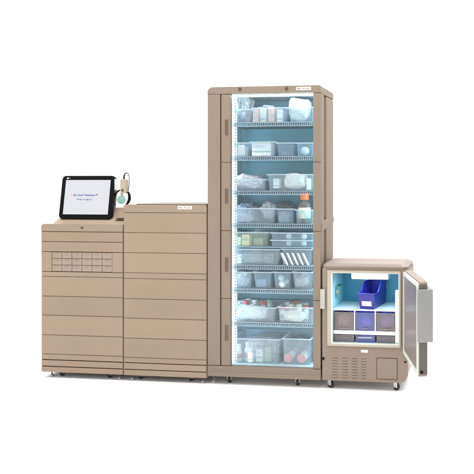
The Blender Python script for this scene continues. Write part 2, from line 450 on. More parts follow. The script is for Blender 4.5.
# outer shell (back and left wall)
bm = bmesh.new()
box(bm, TX0, TX0 + .004, .004, TD, TB + .06, ZO1 + .02)
box(bm, TX0 + .004, TX1 - .02, TD - .006, TD, TB + .06, ZO1 + .02)
link_mesh('body', bm, BEIGE3, tw)
# front left column
bm = bmesh.new(); box(bm, TX0, X_(220.1), 0, .03, ZO0 + .002, ZO1 - .001, bev=.003); link_mesh('front_column', bm, BEIGE3, tw)
mbox('column_gap', (X_(220.1), X_(221.3), .012, .03, ZO0 + .002, ZO1 - .001), GAP, tw)
# cap
bm = bmesh.new()
extr(bm, rrect(TX0, TX1, ZO1 + .001, TT, (.003, .003, .008, .03)), 0, TD - .03, 'y', bev=.006, seg=3)
cap = link_mesh('top_cap', bm, BEIGE3, tw)
bm = bmesh.new()
extr(bm, [(-.0, ZO1 + .001), (-.0, TT), (.035, TT - .001), (.055, TT - .02), (.055, ZO1 + .001)][::1], TX0 + .01, TX1 - .001, 'x', bev=.004)
for v in bm.verts: v.co.y += TD - .055
link_mesh('cap_rear', bm, BEIGE3, tw)
for px_, py_ in ((240, 89.2), (286.5, 88.6)):
    x, z = at(px_, py_); bm = bmesh.new(); cyl(bm, (x, -.001, z), .0115, .006, 'y', 20); link_mesh('lock', bm, BROWN, tw)
sticker(tw, 296.3, 311, 86.8, 90.3, 'BD Pyxis')
# base
bm = bmesh.new()
extr(bm, rrect(TX0, TX1, TB, ZO0 - .001, (.006, .006, .003, .003)), 0, TD, 'y', bev=.004)
link_mesh('base', bm, BEIGE3, tw)
mbox('base_trim', (TX0 + .002, TX1 - .002, -.004, .002, ZO0 - .034, ZO0 - .024), BEIGE3, tw, bev=.0018)
# right side: two posts, cap rail, mid bar, recessed panel
mbox('side_post', (TX1 - .018, TX1, .0225, .095, TB + .095, ZO1 - .0005), BEIGE3, tw, bev=.003)
bm = bmesh.new(); box(bm, TX1 - .020, TX1 - .001, .175, TD - .002, TB + .095, ZO1 - .0005, bev=.012, seg=4); link_mesh('side_post', bm, BEIGE3, tw)
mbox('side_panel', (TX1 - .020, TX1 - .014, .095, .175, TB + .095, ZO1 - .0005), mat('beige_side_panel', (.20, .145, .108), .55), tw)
zb0, zb1 = at(328, 232, .02)[1], at(328, 222, .02)[1]
bm = bmesh.new()
extr(bm, [(.024, zb0), (.024, zb1 - .01), (.05, zb1 + .004), (TD - .02, zb1 + .02), (TD - .004, zb1 + .01), (TD - .004, zb0 + .05), (.30, zb0 + .03), (.12, zb0 + .012)], TX1 - .014, TX1 + .003, 'x', bev=.003)
link_mesh('side_bar', bm, BEIGE3, tw)
# liner
bm = bmesh.new()
y0, y1 = .03, TD - .01
box(bm, IX0, IX1, y1 - .004, y1, ZO0 + .004, ZO1 - .004)
back = link_mesh('back_liner', bm, LINER, tw)
bm = bmesh.new()
box(bm, IX0 - .003, IX0, y0, y1, ZO0 + .004, ZO1 - .004)
box(bm, IX1, IX1 + .003, y0, y1, ZO0 + .004, ZO1 - .004)
link_mesh('side_liner', bm, LINERW, tw)
bm = bmesh.new()
box(bm, IX0, IX1, y0, y1 - .004, ZO0 + .001, ZO0 + .006)
link_mesh('tower_floor', bm, LINERW, tw)
mbox('ceiling_liner', (IX0, IX1, y0, y1 - .004, ZO1 - .003, ZO1 - .0005), LINERW, tw)
mbox('added_light_seal', (TX0 + .004, GX0 - .001, .0305, .0345, ZO0 + .002, ZO1 - .001), BEIGE3, tw)  # unseen strips added behind the door stiles to stop light leaking through seams
mbox('added_light_seal', (GX1 + .002, TX1 - .019, .0225, .0285, ZO0 + .002, ZO1 - .001), BEIGE3, tw)
# perforated rack rail at left and lamps, with an added strip at right
xr0, xr1 = X_(230.5, .04), X_(236.0, .04)
bm = bmesh.new(); box(bm, xr0 - .002, xr1, .055, .070, ZO0 + .01, ZO1 - .006, bev=.002)
link_mesh('rack_rail', bm, WHITE, tw)
bm = bmesh.new()
n = 90
for i in range(n):
    z = ZO0 + .02 + (ZO1 - ZO0 - .04) * i / n
    box(bm, xr1 - .014, xr1 - .008, .0535, .056, z, z + .009)
link_mesh('rail_slots', bm, mat('blue_grey_slot', (.10, .17, .21), .6), tw)
bm = bmesh.new(); box(bm, xr0 - .014, xr0 - .008, .040, .095, ZO0 + .02, ZO1 - .01); link_mesh('light_strip', bm, LED, tw)
bm = bmesh.new(); box(bm, IX1 - .008, IX1 - .002, .034, .095, ZO0 + .02, ZO1 - .01); link_mesh('light_strip', bm, LEDR, tw)  # unseen strip behind the right stile, added to light the interior
bm = bmesh.new(); box(bm, IX0 + .05, IX1 - .03, .045, .065, ZO1 - .012, ZO1 - .005); link_mesh('light_strip', bm, LED, tw)
# four glass doors
dz = [ZO1 - .001, at(221, 162.5)[1], at(221, 230.6)[1], at(221, 298.4)[1], ZO0 + .001]
hz = [(119, 136), (188.2, 204), (257, 272.3), (324.5, 341)]
for i in range(4):
    z1, z0 = dz[i] - .0014, dz[i + 1] + .0014
    bm = bmesh.new()
    xa, xb, xc, xd = X_(221.3), GX0, GX1, TX1
    box(bm, xa, xb, .0, .022, z0, z1, bev=.0025)
    d = link_mesh('door', bm, BEIGE3, tw)
    mbox('hinge_stile', (xc, xd - .0005, .0, .022, z0, z1), BEIGE3, d, bev=.0025)
    mbox('glass', (xb - .001, xc + .001, .009, .013, z0 + .001, z1 - .001), GLASS, d)
    bm = bmesh.new()
    h1, h0 = at(226.5, hz[i][0])[1], at(226.5, hz[i][1])[1]
    ring(bm, rrect(X_(224.6), X_(228.8), h0, h1, .003), rrect(X_(225.1), X_(228.3), h0 + .004, h1 - .004, .003), -.002, .002)
    hd = link_mesh('handle', bm, BEIGE3, d)
    mbox('recess', (X_(225), X_(228.4), -.0008, .0015, h0 + .003, h1 - .003), mat('reddish_brown_recess', (.10, .06, .044), .5), hd)
    bm = bmesh.new(); cyl(bm, (X_(316.5), -.001, z0 + .012), .006, .004, 'y', 14); link_mesh('hinge_pin', bm, BEIGE3, d)
for px_ in (230, 298): caster(tw, X_(px_, .07), .07, top=TB)
foot(tw, X_(213.8, .05), .05, top=TB + .005)

# wire shelves
SH = [122, 156.2, 190.6, 223.6, 247, 265.3, 289.2, 322.6]
FY = .040                                  # front plane of the shelves
shz = [at(270, y, FY)[1] for y in SH]
for i, z in enumerate(shz):
    bm = bmesh.new()
    xa, xb = IX0 + .012, IX1 - .014
    thin = i == 4
    hh = .008 if thin else .027
    for zz in ((z - .002,) if thin else (z - .002, z - hh)):
        box(bm, xa, xb, FY - .001, FY + .004, zz - .0022, zz + .0012)
    if not thin:
        k = 0; x = xa + .004
        while x < xb:
            box(bm, x, x + .0035, FY, FY + .003, z - hh, z - .002)
            box(bm, x, x + .0035, FY + .003, y1 - .012, z - .0035, z - .001)
            x += .0132
    for yy in (.13, .22, .31): box(bm, xa, xb, yy, yy + .005, z - .008, z - .004)
    link_mesh('wire_shelf', bm, WIRE, tw)
    if thin:
        mbox('shelf_panel', (xa, xb, FY + .004, y1 - .012, z - .004, z - .001), LINERW, tw)
    else:
        mbox('shelf_liner', (xa, xb, FY + .012, y1 - .012, z - .0185, z - .0165), mat('dark_blue_grey_liner', (.09, .14, .17), .6), tw)

# ------------------------------------------------------------------ bins and contents
ORD = ['top', 'second', 'third', 'fourth', 'fifth', 'sixth', 'seventh', 'eighth']
def tray(bm, x0, x1, y0, y1, z0, z1, t=.0025, taper=.05, lip=.004, front_low=0):
    wx = (x1 - x0) * taper / 2; wy = (y1 - y0) * taper / 2
    def quad(a, z, dx, dy):
        out = []
        for k, p in enumerate(((x0 + dx, y0 + dy), (x1 - dx, y0 + dy), (x1 - dx, y1 - dy), (x0 + dx, y1 - dy))):
            zz = z - (front_low if (k < 2 and a) else 0)
            out.append(bm.verts.new((p[0], p[1], zz)))
        return out
    B = quad(0, z0, wx, wy); T = quad(1, z1 - .006, 0.0012, .0012); L = quad(1, z1 - .006, -lip, -lip); L2 = quad(1, z1, -lip, -lip)
    I = quad(1, z1, t, t); J = quad(0, z0 + t, wx + t, wy + t)
    bm.faces.new(B[::-1]); bm.faces.new(J)
    for a, b in ((B, T), (T, L), (L, L2), (L2, I), (I, J)):
        for k in range(4): bm.faces.new((a[k], a[(k + 1) % 4], b[(k + 1) % 4], b[k]))
def bin_(p0, p1, ytop, shelf, label, m=BIN, Y=.052, depth=.29, z0=None, taper=.06, ztop=None):
    z0 = shz[shelf] + .0005 if z0 is None else z0
    x0, x1 = X_(p0, Y) + .005, X_(p1, Y) - .005
    z1 = at((p0 + p1) / 2, ytop, Y)[1] if ztop is None else ztop
    bm = bmesh.new(); tray(bm, x0, x1, Y, Y + depth, z0, z1, taper=taper, lip=.001)
    es = [e for e in bm.edges if abs(e.verts[0].co.z - e.verts[1].co.z) > .02]
    bmesh.ops.bevel(bm, geom=es, offset=.004, segments=2, affect='EDGES')
    o = bmesh.new
    t = thing('storage_bin', label, 'bin', ((x0 + x1) / 2, Y + depth / 2, z0), 'plastic bins on the tower shelves')
    link_mesh('tub', bm, m, t)
    bm = bmesh.new(); l_ = .0065
    A = [(x0 - l_, Y - l_), (x1 + l_, Y - l_), (x1 + l_, Y + depth + l_), (x0 - l_, Y + depth + l_)]
    B = [(x0 - .001, Y - .001), (x1 + .001, Y - .001), (x1 + .001, Y + depth + .001), (x0 - .001, Y + depth + .001)]
    vs = [[bm.verts.new((p[0], p[1], zz)) for p in L] for zz in (z1 - .004, z1 + .003) for L in (A, B)]
    a0, b0, a1, b1_ = vs
    for k in range(4):
        j = (k + 1) % 4
        bm.faces.new((a0[k], a0[j], b0[j], b0[k])); bm.faces.new((a1[k], b1_[k], b1_[j], a1[j]))
        bm.faces.new((a0[k], a1[k], a1[j], a0[j])); bm.faces.new((b0[k], b0[j], b1_[j], b1_[k]))
    link_mesh('rim', bm, RIM, t)
    return t, x0, x1, Y, Y + depth, z0, z1
def bag(p, size, m, label, seed=0, name='plastic_bag', cat='bag', group=None, rot=0, amp=.35, zmin=None):
    bm = bmesh.new(); bmesh.ops.create_icosphere(bm, subdivisions=5, radius=1)
    for v in bm.verts:
        d = v.co.normalized()
        # squarish pillow with creases
        q = Vector([math.copysign(abs(c) ** .7, c) for c in d])
        n1 = noise.noise(d * 1.6 + Vector((seed * 7.1, 0, 0))); n2 = 1 - abs(noise.noise(d * 4 + Vector((0, seed * 3.3, 0)))) * 2
        n3 = noise.noise(d * 9 + Vector((seed, seed, 0)))
        n4 = 1 - abs(noise.noise(d * 7 + Vector((0, 0, seed * 5.1)))) * 3
        v.co = q * (1 + amp * n1 + amp * .5 * (n2 - .6) + amp * .15 * n3 + amp * .12 * (n4 - .4))
    M = Matrix.Rotation(rot, 4, 'Y') @ Matrix.Diagonal((size[0] / 2, size[1] / 2, size[2] / 2, 1))
    bmesh.ops.transform(bm, matrix=M, verts=bm.verts)
    lo = min(v.co.z for v in bm.verts)
    base = Vector((p[0], p[1], p[2]))
    for v in bm.verts:
        v.co += base - Vector((0, 0, lo))
    o = thing_mesh(name, bm, m, label, cat, group, base, smooth=True)
    return o
def thing_mesh(name, bm, m, label, cat, group, base, smooth=False, rz=0):
    bmesh.ops.transform(bm, matrix=Matrix.Translation(-Vector(base)), verts=bm.verts)
    o = link_mesh(name, bm, m, None, smooth); o.location = base
    tag(o, label, cat, group); return o
def carton(x, y, z, w, d, h, m, label, rot=0, name='carton', cat='box', group=None, tilt=0):
    M = Matrix.Translation((x, y, z)) @ Matrix.Rotation(rot, 4, 'Z') @ Matrix.Rotation(tilt, 4, 'Y')
    bm = bmesh.new(); box(bm, -w / 2, w / 2, -d / 2, d / 2, 0, h, bev=.0015, M=M)
    if h > .05 and w > .03 and cat != 'cloth':
        q = random.random()
        box(bm, -w * .5 + .0016, w * .5 - .0016, -d / 2 - .0003, -d / 2 + .001, h * (.12 + .5 * q), h * (.24 + .5 * q), M=M, mi=1)
        for k in range(3): box(bm, -w * .36, w * (.1 + .2 * random.random()), -d / 2 - .0003, -d / 2 + .001, h * (.80 - .07 * k), h * (.825 - .07 * k), M=M, mi=2)
        m = [m, random.choice((STRIPE1, STRIPE2, STRIPE3)), STRIPE4]
    return thing_mesh(name, bm, m, label, cat, group, (x, y, z))
def ballo(x, y, z, r, m, label, name, cat, group=None, lump=.08, seed=0):
    bm = bmesh.new(); bmesh.ops.create_icosphere(bm, subdivisions=3, radius=r)
    for v in bm.verts: v.co = v.co * (1 + lump * noise.noise(v.co / r * 1.5 + Vector((seed, 0, 0)))) + Vector((x, y, z + r))
    return thing_mesh(name, bm, m, label, cat, group, (x, y, z), True)
def bottle(x, y, z, r, h, mb, mc_, label, name='medicine_bottle', cat='bottle', group=None, capf=.22, lab=False, capr=.7, tilt=None):
    t = thing(name, label, cat, (x, y, z), group)
    bm = bmesh.new(); hb = h * (1 - capf)
    lathe(bm, (x, y, z), [(r * .9, 0), (r, .004), (r, hb * .78), (r * .9, hb * .86), (r * capr * .8, hb * .95), (r * capr * .8, hb)], 20)
    link_mesh('bottle_body', bm, mb, t, True)
    bm = bmesh.new(); lathe(bm, (x, y, z), [(r * capr, hb), (r * capr, h - .002), (r * capr * .9, h)], 20); link_mesh('cap', bm, mc_, t)
    if not lab and h > .08:
        bm = bmesh.new(); lathe(bm, (x, y, z), [(r * 1.015, hb * .25), (r * 1.015, hb * .6)], 20)
        link_mesh('paper_label', bm, random.choice((STRIPE1, STRIPE2, STRIPE3, LABEL)), t, True)
    if lab:
        bm = bmesh.new(); lathe(bm, (x, y, z), [(r * 1.02, hb * .2), (r * 1.02, hb * .66)], 20)
        link_mesh('paper_label', bm, CREAMC, t, True)
    return t
def px3(px, py, Y): x, z = at(px, py, Y); return x, Y, z

# --- top shelf
b1 = bin_(231.5, 251, 109.5, 0, 'clear bin at the left end of the top shelf, below the grey bag')
b2 = bin_(252, 287, 108, 0, 'wide clear bin with peach packs in the middle of the top shelf')
b3 = bin_(288.5, 313.5, 107.5, 0, 'clear bin holding a bulging white bag at the right of the top shelf')
zt1 = b1[5] + .004
bag((X_(246, .17), .17, zt1), (.115, .10, .19), FILMG, 'crumpled grey plastic bag standing at the left end of the top shelf', 1, rot=.12)
for k, (px, w) in enumerate(((257, .036), (264, .044), (272, .04), (280, .038))):
    carton(X_(px, .10), .10 + .01 * (k % 2), zt1, w, .05, .086 + .008 * ((k * 7) % 3), (PEACH, FILMC, PEACH, PAPER)[k],
           ('peach pack at the left in the top shelf middle bin', 'cream pack second from left in the top shelf middle bin', 'peach pack third from left in the top shelf middle bin', 'white pack at the right in the top shelf middle bin')[k],
           rot=.1 * (k - 1.5), name='medicine_pack', group='packs in the top shelf bin')
carton(X_(269, .2), .22, zt1, .15, .08, .07, FILMC, 'long cream pack lying behind the small packs on the top shelf', name='medicine_pack')
bag((X_(300, .15), .15, zt1), (.145, .18, .145), FILMW, 'bulging bright white bag in the right bin of the top shelf', 3, rot=.12, amp=.25)
# --- second shelf
zt2 = shz[1] + .004
bin_(231.5, 249, 143, 1, 'clear bin with white folded cloth at the left of the second shelf')
bin_(250, 275.5, 142, 1, 'clear bin filled with a bright white pack on the second shelf')
bin_(276.5, 294.5, 143, 1, 'empty bluish clear bin on the second shelf', BINB)
bin_(296, 313.5, 143, 1, 'clear bin with one white roll at the right end of the second shelf', BINB)
carton(X_(240.5, .1), .12, zt2, .085, .10, .062, PAPER, 'white folded cloth in the left bin of the second shelf', name='folded_cloth', cat='cloth')
carton(X_(263, .10), .12, zt2, .135, .12, .088, PAPER, 'bright white pack filling the second bin of the second shelf', name='paper_pack', cat='pack', rot=.03)
ballo(X_(305, .1), .10, zt2 + .003, .030, PAPER, 'round white gauze roll at the right end of the second shelf', 'gauze_roll', 'roll', seed=2)
bag((X_(285, .15), .18, zt2), (.06, .10, .03), FILM, 'small clear wrapper lying in the bluish bin of the second shelf', 5)
# --- third shelf
zt3 = shz[2] + .004
bin_(233.5, 266, 179.5, 2, 'low clear bin with pale lilac bag at the left of the third shelf')
bin_(267, 313.5, 174.5, 2, 'wide clear bin with white and cream packs at the right of the third shelf')
bag((X_(250, .15), .16, zt3), (.20, .17, .105), FILML, 'pale lilac plastic bag heaped in the left bin of the third shelf', 6, rot=.08, amp=.28)
carton(X_(277, .09), .09, zt3 + .012, .042, .05, .066, PAPER, 'small white carton at the front left of the wide third shelf bin', rot=.05)
bag((X_(296, .14), .14, zt3), (.155, .14, .115), FILMC, 'cream pack bulging in the wide bin of the third shelf', 8, amp=.2)
# --- fourth shelf
zt4 = shz[3] + .004
bin_(232.5, 275.5, 208.5, 3, 'wide frosted bin under dark grey bags on the fourth shelf')
bin_(276.5, 294, 209, 3, 'narrow clear bin left of the orange capped bottle on the fourth shelf', BINB)
bin_(295, 313.5, 210, 3, 'clear bin holding the orange capped bottle on the fourth shelf', BINB)
bag((X_(247, .2), .22, zt4), (.19, .13, .118), FILMD, 'dark grey bag at the left in the wide fourth shelf bin', 9, amp=.3)
bag((X_(281, .24), .27, zt4), (.19, .10, .125), FILMD, 'dark grey bag behind the clear wrapper on the fourth shelf', 10, amp=.3)
bag((X_(269, .12), .12, zt4 + .02), (.10, .10, .11), FILM, 'clear crumpled wrapper sticking out of the wide fourth shelf bin', 11, rot=-.5, amp=.5)
bag((X_(245, .12), .11, zt4), (.12, .08, .05), FILM, 'flat clear wrapper at the front of the wide fourth shelf bin', 31, amp=.4)
bag((X_(285, .12), .12, zt4), (.07, .10, .07), FILM, 'clear wrapper in the narrow bin beside the orange capped bottle', 12, amp=.5)
zb = zt4
hb_ = at(304, 192.5, .085)[1] - zb
bottle(X_(304.5, .1), .10, zb, .043, hb_, AMBER, ORANGE, 'amber bottle with orange cap and cream label on the fourth shelf', capf=.24, lab=True, capr=.68)
# --- fifth shelf row (on thin shelf)
zt5 = shz[4] + .004
bin_(231.5, 269, 232.5, 4, 'greenish clear bin with a cream carton at the left of the fifth shelf', BING)
bA = bin_(270.5, 313.5, 240.4, 4, 'lower of two stacked blue trays on the fifth shelf', BINB, taper=.03)
bB = bin_(270.5, 313.5, 233, 4, 'upper of two stacked blue trays on the fifth shelf', BINB, taper=.03, z0=bA[6] + .001)
for j, bb in enumerate((bA, bB)):
    for k, px in enumerate((289, 304)):
        ballo(X_(px, .085), .085, bb[5] + .003, .021 if j else .020, PAPER, ('left' if k == 0 else 'right') + ' white round pot in the ' + ('upper' if j else 'lower') + ' blue tray of the fifth shelf', 'white_pot', 'pot', 'white pots in the stacked blue trays', lump=.03)
carton(X_(247, .10), .10, zt5, .055, .05, .076, CREAMC, 'cream carton in the greenish bin of the fifth shelf', rot=-.05)
carton(X_(238, .14), .16, zt5, .05, .09, .055, GREENC, 'pale green pack left of the cream carton on the fifth shelf', rot=.1, name='medicine_pack', cat='box')
carton(X_(260, .14), .16, zt5, .07, .09, .05, GREENC, 'pale green pack right of the cream carton on the fifth shelf', rot=-.1, name='medicine_pack', cat='box')
# --- sixth shelf
zt6 = shz[5] + .004
bin_(233.5, 280, 249.3, 5, 'wide frosted bin at the left of the sixth shelf')
bin_(281, 311, 249.3, 5, 'clear bin with slanted white envelopes on the sixth shelf')
bag((X_(256, .15), .16, zt6), (.24, .18, .06), FILM, 'flat clear wrapper inside the wide frosted bin of the sixth shelf', 14, amp=.4)
for k in range(5):
    px = 284.5 + k * 5
    carton(X_(px, .08) + .012, .085 + .003 * k, zt6, .010, .10, .088, PAPER, '%s white envelope from the left leaning in the sixth shelf bin' % ('first', 'second', 'third', 'fourth', 'fifth')[k], tilt=-.42, rot=.5, name='envelope', cat='envelope', group='envelopes leaning in the sixth shelf bin')
# --- seventh shelf: four bins
zt7 = shz[6] + .004
for k, (a, b) in enumerate(((232.5, 252), (252.8, 272), (272.6, 291), (292, 312))):
    bin_(a, b, 272.3, 6, ('leftmost of the four small bins on the seventh shelf', 'second from left of the four small bins, seventh shelf', 'small seventh shelf bin with white balls, third from left', 'rightmost of the four small bins on the seventh shelf')[k], (BIN, BINB, BINB, BIN)[k], taper=.14)
bag((X_(243, .1), .11, zt7), (.07, .08, .06), FILM, 'clear wrapper in the leftmost small bin of the seventh shelf', 16, amp=.5)
carton(X_(262.5, .12), .14, zt7, .07, .10, .055, mat('blue_wrap', (.25, .42, .58), .5), 'blue wrapped pack in the second small bin of the seventh shelf', name='wrapped_pack', cat='pack')
bag((X_(302, .1), .11, zt7), (.075, .08, .07), FILM, 'clear wrapper in the rightmost small bin of the seventh shelf', 17, amp=.5)
for k, (px, dz_, r) in enumerate(((282.5, .0, .026), (281, .048, .021), (285, .02, .018))):
    ballo(X_(px, .085), .088 + (.03 if k == 2 else 0), zt7 + dz_, r, PAPER, ('large lower white cotton ball in the third small bin', 'upper white cotton ball in the third small bin', 'small white cotton ball at the rear of the third small bin')[k], 'cotton_ball', 'cotton ball', 'cotton balls in the seventh shelf bin', seed=k)
for k, (px, sh, Y, w, h, mm, lb) in enumerate((
    (243, 1, .22, .05, .085, CREAMC, 'cream carton behind the folded cloth on the second shelf'),
    (236, 2, .10, .03, .05, PAPER, 'tiny white carton at the far left of the third shelf'),
    (309, 2, .12, .03, .08, PAPER, 'narrow white carton at the right end of the third shelf'),
    (286, 2, .24, .09, .10, FILMG, 'grey carton behind the cream pack on the third shelf'),
    (253, 3, .27, .08, .12, PAPER, 'white carton behind the dark bag on the fourth shelf'),
    (297, 4, .22, .12, .05, GREENC, 'pale green carton behind the white pots on the fifth shelf'),
    (240, 5, .12, .05, .06, PAPER, 'white carton at the left in the wide sixth shelf bin'),
    (270, 5, .14, .06, .065, GREENC, 'pale green carton at the right in the wide sixth shelf bin'),
    (256, 5, .22, .09, .07, PAPER, 'white carton at the rear of the wide sixth shelf bin'))):
    carton(X_(px, Y), Y, shz[sh] + .004, w, .05, h, mm, lb, rot=.12 * ((k % 3) - 1))
bag((X_(268, .14), .15, zt1 + .05), (.12, .10, .06), FILM, 'clear wrapper draped over the peach packs on the top shelf', 51, amp=.45)
bag((X_(304, .2), .22, shz[6] + .004), (.07, .10, .085), FILMW, 'white crumpled wrapper at the rear of the rightmost seventh shelf bin', 52, amp=.3)
bag((X_(243, .2), .22, shz[6] + .004), (.08, .10, .085), FILMW, 'white crumpled wrapper at the rear of the leftmost seventh shelf bin', 53, amp=.3)
# --- eighth shelf
zq = shz[7] + .004
bag((X_(268, .18), .16, zq), (.09, .13, .07), FILM, 'clear crumpled wrapper at the right in the left eighth shelf bin', 54, amp=.45)
bag((X_(250, .28), .26, zq), (.16, .10, .09), FILMW, 'white crumpled bag at the rear of the left eighth shelf bin', 55, amp=.35)
bag((X_(296, .28), .29, zq), (.13, .06, .09), FILMW, 'white crumpled bag at the rear of the right eighth shelf bin', 56, amp=.35)
zt8 = shz[7] + .004
bin_(233.5, 275.8, 307.5, 7, 'large frosted bin with red and white pots at the left of the eighth shelf')
bin_(277.5, 313.5, 307.5, 7, 'large clear bin full of red and white packs at the right of the eighth shelf')
bag((X_(254, .13), .11, zt8), (.20, .09, .095), FILMW, 'white soft pack at the front of the left eighth shelf bin', 18, amp=.2)
for k, (px, Y, mm) in enumerate(((246, .20, RED), (255, .24, PAPER), (264, .20, RED), (249, .29, PAPER), (270, .27, GREENC))):
    bottle(X_(px, Y), Y, zt8, .022, .115, PAPER, mm, ('red capped white jar at the left', 'white jar in the middle', 'red capped white jar at the right', 'white jar at the rear', 'green capped jar at the right rear')[k] + ' in the left eighth shelf bin', 'jar', 'jar', 'jars in the left eighth shelf bin', capr=.95)
for k, (px, Y, mm, mb) in enumerate(((283, .12, RED, PAPER), (291, .16, PAPER, FILMC), (299, .12, GREENC, PAPER), (306, .17, RED, PAPER), (287, .24, PAPER, PAPER), (297, .25, RED, FILMC), (306, .27, PAPER, PAPER))):
    bottle(X_(px, Y), Y, zt8, .021, .095 + .01 * (k % 3), mb, mm, ('front left jar with red cap', 'cream jar behind the front left jar', 'front jar with green cap', 'jar with red cap at the right', 'white capped jar at the left rear', 'cream jar with red cap at the rear', 'white jar in the right rear corner')[k] + ' in the right eighth shelf bin', 'jar', 'jar', 'jars in the right eighth shelf bin', capr=.95)
bag((X_(295, .1), .085, zt8), (.15, .05, .075), FILMC, 'cream soft pack along the front of the right eighth shelf bin', 21, amp=.2)
# --- tower floor
zt9 = ZO0 + .0065
b9 = bin_(231.5, 280.5, 339, 0, 'large clear bin with white bottles and cartons on the tower floor', z0=zt9, Y=.065, depth=.28)
b10 = bin_(282, 310.5, 339, 0, 'clear bin with two red ended tubs on the tower floor', z0=zt9, Y=.065, depth=.28)
for k, (px, Y, h, mm) in enumerate(((239, .10, .115, PAPER), (248, .12, .13, CREAMC), (251, .09, .10, PAPER))):
    bottle(X_(px, Y), Y, zt9 + .004, .024 if k else .02, h, PAPER, mm, ('white bottle at the far left', 'cream capped white bottle second from left', 'short white bottle third from left')[k] + ' in the large floor bin', 'white_bottle', 'bottle', 'white bottles on the tower floor', capr=.7)
for k, (px, Y, w, h, mm) in enumerate(((261, .12, .05, .085, PAPER), (269, .13, .045, .10, GREENC), (258, .22, .09, .11, FILMC), (272, .24, .06, .12, PAPER))):
    carton(X_(px, Y), Y, zt9 + .004, w, .06, h, mm, ('small white carton near the front', 'pale green carton at the right', 'wide cream carton at the rear', 'tall white carton at the right rear')[k] + ' of the large floor bin', rot=.1 * (k - 1))
bag((X_(262, .2), .27, zt9 + .03), (.22, .14, .12), FILM, 'clear crumpled wrapper at the rear of the large floor bin', 57, amp=.4)
bag((X_(300, .3), .30, zt9 + .01), (.12, .07, .12), FILMD, 'dark grey bag at the rear of the right floor bin', 58, amp=.35)
for k, px in enumerate((288.3, 301.5)):
    c0 = (X_(px, .09), .09, zt9 + .006)
    for j in range(2):
        t = thing('round_tub', ('left' if k == 0 else 'right') + (' front' if j == 0 else ' rear') + ' red ended tub lying in the right floor bin', 'tub', (c0[0], c0[1] + j * .12, c0[2]), 'tubs with red ends on the tower floor')
        bm = bmesh.new(); cyl(bm, (c0[0], c0[1] + .05 + j * .12, c0[2] + .032), .030, .09, 'y', 24, bev=.003); link_mesh('tub_body', bm, FILMW, t)
        bm = bmesh.new(); cyl(bm, (c0[0], c0[1] + .0 + j * .12, c0[2] + .032), .031, .010, 'y', 24, bev=.002); link_mesh('lid', bm, PINK, t)

# ------------------------------------------------------------------ small refrigerator
FX0, FX1 = .012, X_(408)
FD = .38
FT = at(365, 266.5)[1]; FB = at(330, 380.3)[1]
fr = thing('small_refrigerator', 'beige under-counter refrigerator with open door and blue lit inside', 'refrigerator', ((FX0 + FX1) / 2, FD / 2, 0))
ox0, ox1 = X_(327.6), X_(400.8)     # frame outer
oz1, oz0 = at(365, 270.8)[1], at(365, 346.5)[1]
hx0, hx1 = X_(332.5), X_(398.5)
hz1, hz0 = at(365, 273.5)[1], at(365, 343.8)[1]
bm = bmesh.new()
ring(bm, rrect(FX0, FX1, FB, FT - .012, (.012, .06, .02, .01), 8), rrect(ox0 + .004, ox1 - .004, oz0 + .004, oz1 - .004, .003, 8), 0, .03)
link_mesh('front_panel', bm, FRIDGE, fr)
bm = bmesh.new()
y0f, y1f = .03, FD
ring(bm, rrect(FX0 + .002, FX1 - .002, FB + .002, FT - .014, (.012, .06, .02, .01), 8), rrect(FX0 + .02, FX1 - .02, oz0 - .03, FT - .03, .003, 8), y0f, y1f)
extr(bm, rrect(FX0 + .003, FX1 - .003, FB + .003, FT - .015, (.011, .059, .019, .009)), FD, FD + .008, 'y')
link_mesh('body', bm, FRIDGE, fr)
# cap with chamfered rim
bm = bmesh.new()
zc = FT - .011
lo = rrect(FX0 - .002, FX1 - .004, -.004, FD, .03); hi = rrect(FX0 + .012, FX1 - .035, .010, FD - .05, .03)
L1 = [bm.verts.new((p[0], p[1], zc)) for p in lo]; L2 = [bm.verts.new((p[0], p[1], zc + .012)) for p in lo]; L3 = [bm.verts.new((p[0], p[1], zc + .028)) for p in hi]
for a, b in ((L1, L2), (L2, L3)):
    for k in range(len(lo)): bm.faces.new((a[k], a[(k + 1) % len(lo)], b[(k + 1) % len(lo)], b[k]))
bm.faces.new(L1[::-1]); bm.faces.new(L3)
link_mesh('top_cap', bm, mat('pinkish_beige_cap', (.205, .166, .142), .5, bump=.25, bscale=700), fr)
mbox('latch_plate', (X_(320.4, -.005), X_(325, -.005), -.012, -.001, at(322, 308.5)[1], at(322, 289)[1]), mat('grey_cream_plastic', (.36, .35, .31), .5), fr, bev=.002)
# gasket frame
bm = bmesh.new()
ring(bm, rrect(ox0, ox1, oz0, oz1, .008, 6), rrect(hx0 - .012, hx1 + .004, hz0 - .006, hz1 + .006, .006, 6), -.010, .004)
link_mesh('gasket', bm, CREAM, fr)
bm = bmesh.new()
ring(bm, rrect(ox0 + .012, ox1 - .003, oz0 + .008, oz1 - .006, .006, 6), rrect(hx0, hx1, hz0, hz1, .004, 6), -.004, .026)
link_mesh('opening_frame', bm, mat('pale_opening_frame', (.62, .64, .60), .4), fr)
# chamber
ci0, ci1, cy1 = hx0 - .004, hx1 + .025, .36
bm = bmesh.new()
box(bm, ci0 - .004, ci0, .026, cy1, hz0 - .002, hz1 + .03)
box(bm, ci1, ci1 + .004, .026, cy1, hz0 - .002, hz1 + .03)
box(bm, ci0, ci1, .026, cy1, hz1 + .026, hz1 + .030)
box(bm, ci0, ci1, .026, cy1, hz0 - .006, hz0 - .002)
link_mesh('chamber_wall', bm, FLINER, fr)
bm = bmesh.new(); box(bm, ci0 - .004, ci1 + .004, cy1, cy1 + .004, hz0 - .006, hz1 + .03)
link_mesh('chamber_back', bm, mat('deep_blue_back', (.06, .32, .48), .4), fr)
